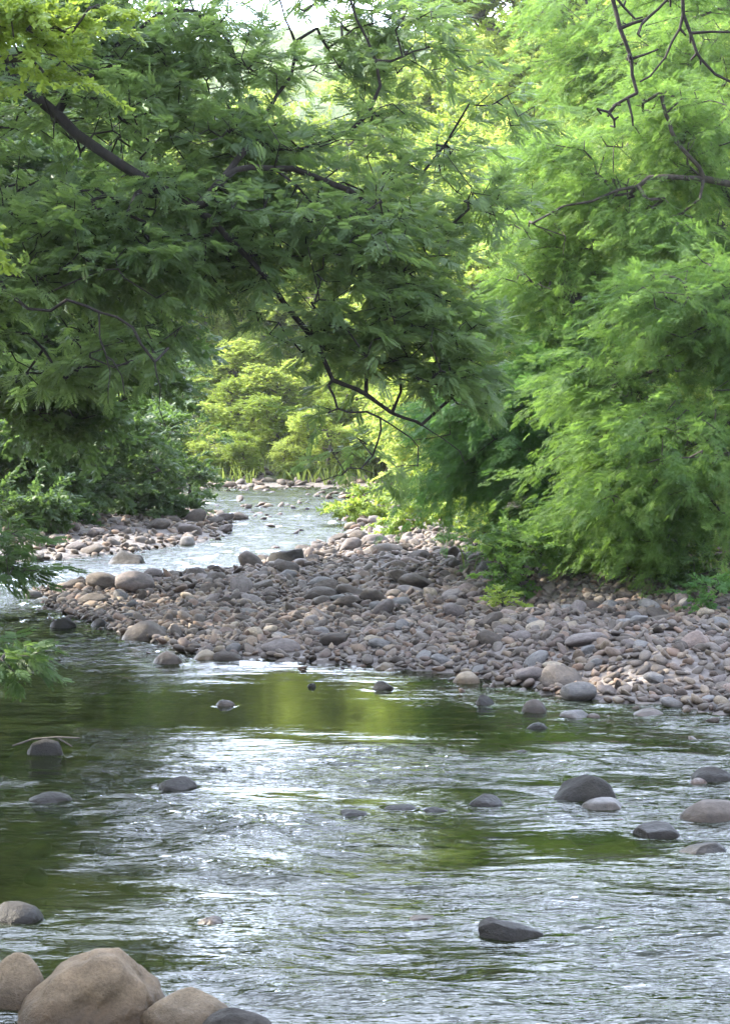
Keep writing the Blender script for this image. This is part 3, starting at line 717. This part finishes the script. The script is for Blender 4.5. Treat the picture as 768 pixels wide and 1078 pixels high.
# shrubs and weeds
SH = [
 ('bright_bush', 'bright yellow green bush catching the sun at the back of the gravel bar', 1.3, 38.5, [lobe(455, 520, 37.5, 38, 34, 150, .7), lobe(430, 545, 36.5, 22, 16, 40, .4), lobe(480, 500, 38, 26, 30, 60, .5)], 'sunny', 'cluster', .16, 51),
 ('leafy_sapling', 'small leafy sapling standing at the front of the trees on the gravel bar', 1.95, 23.2, [lobe(548, 590, 22.6, 24, 36, 70, .35), lobe(560, 560, 23, 26, 22, 36, .3), lobe(540, 612, 22.4, 14, 10, 20, .2)], 'feather', 'cluster', .11, 52),
 ('weed_clump', 'dark green weed clump on the stones near the right edge', 3.75, 20.6, [lobe(738, 622, 20.4, 16, 16, 30, .18)], 'feather_blue', 'cluster', .08, 53),
 ('weed_clump', 'low yellow green weeds in front of the leafy sapling', 1.55, 21.4, [lobe(535, 628, 21.4, 18, 7, 20, .2)], 'sunny', 'cluster', .07, 54),
 ('channel_bush', 'small sunlit bush overhanging the upstream channel', -.3, 44, [lobe(368, 540, 43, 22, 16, 50, .5), lobe(395, 525, 43.5, 18, 20, 40, .5)], 'sunny', 'cluster', .16, 55),
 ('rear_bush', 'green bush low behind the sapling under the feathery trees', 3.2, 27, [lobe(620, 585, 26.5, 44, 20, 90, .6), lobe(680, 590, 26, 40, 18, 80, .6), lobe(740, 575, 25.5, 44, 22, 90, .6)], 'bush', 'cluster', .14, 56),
 ('rear_bush', 'olive bush behind the blue green feathery tree at the back of the bar', 2.6, 33, [lobe(510, 535, 32, 36, 26, 90, .6), lobe(560, 540, 31, 30, 22, 60, .6)], 'sunny', 'cluster', .15, 57),
]
for k in range(12):
    px_ = 470 + k * 25 + random.uniform(-8, 8); y_ = 25.5 - k * .32 + random.uniform(-.5, .5) if k > 2 else 31 - k * 1.5; x_ = (px_ - 384) / F * y_; z_ = h1(x_, y_)
    SH.append(('undergrowth_plant', 'ragged green undergrowth plant where the bar meets the trees, ' + ORD[k] + ' from left', x_, y_, [((x_, y_, z_ + .14), (.26, .2, .16), 16), ((x_ + .2, y_ + .2, z_ + .3), (.2, .2, .2), 10)], ('bush', 'feather', 'sunny', 'bush')[k % 4], 'cluster', random.uniform(.07, .11), 200 + k))
for nm, lab, bx, by, lobs, lf, tm, ll, sd in SH:
    bb = gp(bx, by)
    make_tree(nm, lab, 'weeds' if 'weed' in nm or 'under' in nm else 'bush' if 'bush' in nm else 'shrub', bb, [[bb, (bx, by, bb[2] + .15)]], lobs, lf, tm, sd, leaf_len=ll, per=9, spray=ll * 2.4, droop=.15, rtrunk=.03, rtip=.003, group='undergrowth plants along the tree line' if 'under' in nm else None)

# bare twigs hanging in at the top right
bt = gp(5.6, 13)
rt = empty('bare_branched_tree', bt); tag(rt, 'dark bare twigs of a leaning tree hanging down at the top right corner', 'tree')
def poly_nodes(lines, r):
    nodes = [np.array(lines[0][0], float)]; par = [-1]
    for ln in lines:
        st = np.array(ln[0], float); prev = int(np.argmin(np.linalg.norm(np.array(nodes) - st, axis=1))); last = nodes[prev]
        for q in ln[1:]:
            q = np.array(q, float); ns = max(1, int(np.linalg.norm(q - last) / .09))
            st_ = last
            for s in range(1, ns + 1):
                nodes.append(st_ + (q - st_) * s / ns + (r.normal(size=3) * .007 if s < ns else 0)); par.append(prev); prev = len(nodes) - 1
            last = q
    return np.array(nodes), par
B = lambda px, py: at(px, py, 12.5)
ln = [[bt, (5.5, 13, 2.5), (5.0, 12.8, 4.2), (4.3, 12.6, 5.6), (3.0, 12.5, 6.1), B(712, -40), B(718, 0), B(715, 30), B(700, 60), B(684, 80), B(673, 86)],
      [B(712, -40), B(660, -60), B(642, -10), B(652, 30), B(664, 62), B(670, 98)], [B(652, 34), B(680, 20), B(705, -4), B(712, -40)],
      [B(670, 98), B(660, 103), B(648, 110), B(640, 118), B(646, 126)], [B(666, 62), B(682, 56), B(692, 52)], [B(716, 12), B(726, 35), B(733, 56), B(737, 62)],
      [B(728, 33), B(768, 34), B(800, 30)], [B(735, 62), B(752, 78), B(768, 86), B(800, 88)], [B(664, 102), B(665, 124)], [B(645, -5), B(668, 20), B(676, 18)]]
r_ = np.random.default_rng(3); nd, pr = poly_nodes(ln, r_)
extra = []
nd = list(nd)
for k in range(60):
    j = int(r_.integers(len(nd) // 3, len(nd)))
    if nd[j][2] > 5.6: continue
    q = nd[j] + r_.normal(size=3) * .03 - np.array([0, 0, .03]); nd.append(q); pr.append(int(j))
tubes('trunk', np.array(nd) - np.array(bt), pr, BARKD, rt, .0062, .13, pw=.24)

# ------------------------------------------------------------------ trees of the far bank and hillside: shared shapes, one object each
def proto(seed, leaf, tmpl, ll, n, tint):
    r = np.random.default_rng(seed)
    lobs = [((r.uniform(-1.3, 1.3), r.uniform(-1.3, 1.3), z), (r.uniform(1.3, 2.0), r.uniform(1.3, 2.0), r.uniform(1.0, 1.5)), n) for z in (1.6, 2.8, 4.0, 5.2, 6.3)]
    t = make_tree_at0('bank_tree', lobs, leaf, tmpl, seed, ll, tint); return t
def make_tree_at0(name, lobs, leaf, tmpl, seed, ll, tint):
    global H
    Hs = H; H = lambda x, y: np.asarray(x) * 0.0
    t = make_tree(name, 'x', 'tree', (0, 0, 0), [[(0, 0, 0), (.1, 0, 1.5), (0, .2, 3.5), (.2, 0, 5.5)]], lobs, leaf, tmpl, seed, leaf_len=ll, per=9, spray=.5, droop=.15, bark=BARK2, rtrunk=.2, rtip=.006, clump=24, tintb=tint)
    H = Hs; return t
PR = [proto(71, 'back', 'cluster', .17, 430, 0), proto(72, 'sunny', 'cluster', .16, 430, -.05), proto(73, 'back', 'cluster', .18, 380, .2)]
def copy_tree(t):
    c = t.copy(); col.objects.link(c)
    for ch in t.children:
        d = ch.copy(); col.objects.link(d); d.parent = c
    return c
BT = [ # x, y, scale, proto, label
 (2.6, 48, .95, 0, 'olive tree rising straight behind the bright bush'),
 (4.2, 53, 1.25, 1, 'yellow green tree behind the blue green feathery tree'),
 (1.9, 57, .8, 2, 'pale small tree at the upstream end of the right bank'),
 (7.2, 50, 1.5, 2, 'tall pale tree behind the bright spreading feathery tree'),
 (5.5, 62, 1.5, 0, 'tall sunlit tree above the upstream bend, right side'),
 (10.5, 56, 1.7, 1, 'tall yellow green tree behind the top right corner'),
 (1.6, 84, 1.5, 1, 'sunlit round tree on the slope straight above the river bend'),
 (-2.2, 91, 1.6, 1, 'bright tree at the top of the slope above the river head'),
 (-5.0, 96, 1.8, 0, 'olive tree high on the slope left of the river head'),
 (-8.0, 94, 1.8, 1, 'bright tree seen through the gap over the left channel'),
 (-10.5, 92, 1.8, 2, 'pale tree half hidden by the tall loose bush'),
 (4.5, 76, 1.5, 2, 'tall pale tree on the slope behind the river bend'),
 (-1.0, 82, 1.35, 0, 'olive tree on the slope above the head of the river'),
 (9.0, 74, 2.4, 0, 'very tall olive tree on the slope at upper centre right'),
 (13.5, 68, 2.0, 2, 'very tall pale tree on the slope at the right'),
 (8.0, 88, 2.0, 1, 'yellow green tree high on the slope below the top edge'),
 (-5.5, 90, 1.2, 2, 'pale tree on the slope behind the left gap'),
 (-11, 88, 1.5, 1, 'yellow green tree high behind the arching tree'),
 (14, 86, 2.2, 1, 'tall yellow green tree on the far right slope'),
 (-18, 84, 1.8, 0, 'olive tree high behind the left edge trees'),
 (3.0, 100, 1.9, 2, 'farthest pale tree on the slope at top centre'),
 (2.8, 66.5, 1.15, 0, 'olive tree at the right end of the river bend'),
 (7.5, 68, 2.1, 2, 'pale tall tree behind the right end of the bend'),
 (6.0, 80, 2.5, 1, 'tall yellow green tree on the slope at top centre right'),
 (11.5, 78, 2.8, 0, 'very tall olive tree on the upper right slope'),
 (17, 74, 2.2, 2, 'pale tree at the far right of the slope'),
 (0.5, 92, 1.5, 1, 'yellow green tree just right of the hill gap'),
]
first = {}
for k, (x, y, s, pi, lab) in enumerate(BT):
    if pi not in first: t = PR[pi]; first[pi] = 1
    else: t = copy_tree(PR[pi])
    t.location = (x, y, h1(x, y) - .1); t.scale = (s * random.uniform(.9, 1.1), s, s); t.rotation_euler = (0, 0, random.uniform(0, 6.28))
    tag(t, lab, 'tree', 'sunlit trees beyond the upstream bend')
# small bushes along the far bank
for k in range(9):
    x = -9 + k * 1.55 + random.uniform(-.4, .4); y = 68.5 + random.uniform(-.6, .8); t = copy_tree(PR[(k * 2 + 1) % 3]); s = random.uniform(.22, .36)
    t.name = 'far_bank_bush'; t.location = (x, y, h1(x, y) - .35); t.scale = (s * 1.3, s * 1.2, s); t.rotation_euler = (0, 0, random.uniform(0, 6.28))
    tag(t, 'low sunlit bush on the far bank of the bend, %s from left' % ORD[k], 'bush', 'low bushes along the far bank')

for k in range(26):
    y = 71 + (k // 6) * 3.6 + random.uniform(-1, 1); x = -11 + (k % 6) * 2.5 + random.uniform(-.9, .9); t = copy_tree(PR[(1, 0, 2, 1)[k % 4]]); s = random.uniform(.32, .5)
    t.name = 'slope_bush'; t.location = (x, y, h1(x, y) - .5); t.scale = (s * 1.35, s * 1.3, s); t.rotation_euler = (0, 0, random.uniform(0, 6.28))
    tag(t, 'sunlit bush on the slope above the river bend, row %s up, %s from left' % (('one', 'two', 'three', 'four', 'five')[k // 6], ORD[k % 6]), 'bush', 'sunlit bushes on the slope above the bend')
# unseen trees added on the left bank to shade the river and its reflections
for k, (x, y, s) in enumerate([(-7.8, 12.0, 1.15), (-10, 17.5, 1.5), (-12.5, 24, 1.75), (-9.5, 7.5, 1.1)]):
    bb = gp(x, y)
    make_tree('added_shade_tree', ['unseen shade tree added on the left bank beside the camera', 'broad unseen shade tree added on the near left bank', 'tall unseen shade tree added behind the arching tree', 'unseen shade tree added on the left bank nearest the camera'][k], 'tree', bb,
      [[bb, (x, y, bb[2] + 3 * s), (x + .3, y, bb[2] + 6 * s)]],
      [((x + random.uniform(-1, 1), y + random.uniform(-1, 1), bb[2] + z * s), (2.2 * s, 2.4 * s, 1.3 * s), 95) for z in (2.6, 4.2, 5.8, 7.2)],
      'walnut', 'cluster', 80 + k, leaf_len=.42, per=9, spray=.9, droop=.2, rtrunk=.22, rtip=.01)

# ------------------------------------------------------------------ grass along the banks
def grass():
    n = 30000
    yy = np.sqrt(rng.uniform(17 ** 2, 76 ** 2, n)); xx = rng.uniform(-.22, .22, n) * yy
    a, b, c = land(xx, yy)
    d = np.maximum(np.maximum((a - 5.8) / 2, (b - 3.6) / 1.5), (c - 1.5) / 2)
    keep = (d + 1.2 * fbm(xx * .9, yy * .9, 77, 3) > .15)
    xx, yy = xx[keep], yy[keep]; n = len(xx); zz = H(xx, yy); s = rng.uniform(.10, .30, n) * (1 + yy / 60)
    V = np.zeros((n, 4, 3)); ang = rng.uniform(0, 6.28, n); wd = s * .07 + yy * .00012; ln_ = rng.normal(size=(n, 2)) * .35
    V[:, 0] = np.stack([xx - np.cos(ang) * wd, yy - np.sin(ang) * wd, zz - .02], 1); V[:, 1] = np.stack([xx + np.cos(ang) * wd, yy + np.sin(ang) * wd, zz - .02], 1)
    tip = np.stack([xx + ln_[:, 0] * s, yy + ln_[:, 1] * s, zz + s], 1); midp = np.stack([xx + ln_[:, 0] * s * .4, yy + ln_[:, 1] * s * .4, zz + s * .6], 1)
    V[:, 2] = tip; V[:, 3] = midp - np.stack([np.cos(ang) * wd, np.sin(ang) * wd, wd * 0], 1)
    o = mesh_np('grass', V.reshape(-1, 3), np.arange(n * 4).reshape(-1, 4), LM['grass'], smooth=False, attrs={'tint': np.repeat(rng.random(n), 4)})
    tag(o, 'thin grass and weeds growing along the tops of the stony banks', 'grass', kind='stuff')
grass()

# ------------------------------------------------------------------ driftwood on the left rock
tw = empty('driftwood_twig', gpt(46, 793).tolist() + [.06]); p = np.array(tw.location)
nd, pr = poly_nodes([[at(14, 785, 13.6), at(35, 778, 13.6), at(60, 776, 13.6), at(84, 777, 13.6)], [at(60, 776, 13.6), at(76, 786, 13.6)]], r_)
bpy.data.objects.remove(tw)
o = tubes('driftwood_twig', nd, pr, BARK2, None, .006, .012, pw=.15); tag(o, 'thin driftwood twig lying across a dark rock near the left edge', 'twig')

# ------------------------------------------------------------------ haze
hv = np.array([[sx, sy, sz_] for sz_ in (-4.0, 95.0) for sy in (-62.0, 1200.0) for sx in (-520.0, 520.0)])
ho = mesh_np('haze', hv, np.array([[0,2,3,1],[4,5,7,6],[0,1,5,4],[2,6,7,3],[0,4,6,2],[1,3,7,5]]), None, smooth=False); tag(ho, 'faint sunlit haze in the air over the river', 'haze', kind='stuff')
m, N, L, out = new_mat('river_haze'); pv = N('VolumePrincipled'); pv.inputs['Color'].default_value = (.95, .97, 1, 1); pv.inputs['Density'].default_value = .00022; pv.inputs['Anisotropy'].default_value = .3
L(pv.outputs[0], out.inputs['Volume']); ho.data.materials.append(m)
sc.cycles.volume_bounces = 0

# ------------------------------------------------------------------ light
sun_dir = np.array([-.76, .24, .60]); sun_dir /= np.linalg.norm(sun_dir)
el = math.asin(sun_dir[2]); az = math.atan2(sun_dir[0], sun_dir[1])
wd = bpy.data.worlds.new('World'); sc.world = wd; wd.use_nodes = True; nt = wd.node_tree
bg = nt.nodes['Background']; sky = nt.nodes.new('ShaderNodeTexSky'); sky.sky_type = 'NISHITA'; sky.sun_disc = False
sky.sun_elevation = el; sky.sun_rotation = az; sky.air_density = 1.0; sky.dust_density = 1.5; sky.ozone_density = 1.0
bg.inputs[1].default_value = .15
tcw = nt.nodes.new('ShaderNodeTexCoord'); mpw = nt.nodes.new('ShaderNodeMapping'); mpw.inputs['Scale'].default_value = (1, 1, 2.2); nt.links.new(tcw.outputs['Generated'], mpw.inputs[0])
nw = nt.nodes.new('ShaderNodeTexNoise'); nw.inputs['Scale'].default_value = 2.3; nw.inputs['Detail'].default_value = 7; nw.inputs['Roughness'].default_value = .6; nt.links.new(mpw.outputs[0], nw.inputs['Vector'])
crw = nt.nodes.new('ShaderNodeValToRGB'); crw.color_ramp.elements[0].position = .38; crw.color_ramp.elements[1].position = .54; nt.links.new(nw.outputs[0], crw.inputs[0])
mw = nt.nodes.new('ShaderNodeMix'); mw.data_type = 'RGBA'; nt.links.new(crw.outputs[0], mw.inputs[0]); nt.links.new(sky.outputs[0], mw.inputs[6]); mw.inputs[7].default_value = (6.6, 7.5, 9.4, 1)
# sky and cloud brightened ahead of the camera to whiten the river's reflections
dt = nt.nodes.new('ShaderNodeVectorMath'); dt.operation = 'DOT_PRODUCT'; nt.links.new(tcw.outputs['Generated'], dt.inputs[0]); dt.inputs[1].default_value = (-.35, .93, .1)
mr = nt.nodes.new('ShaderNodeMapRange'); mr.inputs['From Min'].default_value = .2; mr.inputs['From Max'].default_value = 1.0; mr.inputs['To Min'].default_value = .85; mr.inputs['To Max'].default_value = 2.9
nt.links.new(dt.outputs['Value'], mr.inputs['Value'])
vm = nt.nodes.new('ShaderNodeVectorMath'); vm.operation = 'SCALE'; nt.links.new(mw.outputs[2], vm.inputs[0]); nt.links.new(mr.outputs[0], vm.inputs['Scale'])
nt.links.new(vm.outputs[0], bg.inputs[0])
sl = bpy.data.lights.new('sun', 'SUN'); sl.energy = 5.0; sl.angle = R(.6); sl.color = (1, .93, .80)
so_ = bpy.data.objects.new('sun', sl); col.objects.link(so_); so_.rotation_euler = Vector(sun_dir).to_track_quat('Z', 'Y').to_euler()
vs = sc.view_settings; vs.view_transform = 'Standard'; vs.look = 'None'; vs.exposure = 2.0; vs.gamma = 1; vs.use_curve_mapping = False
sc.cycles.max_bounces = 7; sc.cycles.transparent_max_bounces = 8; sc.cycles.diffuse_bounces = 3; sc.cycles.glossy_bounces = 3
sc.cycles.use_denoising = True; sc.cycles.sample_clamp_indirect = 6
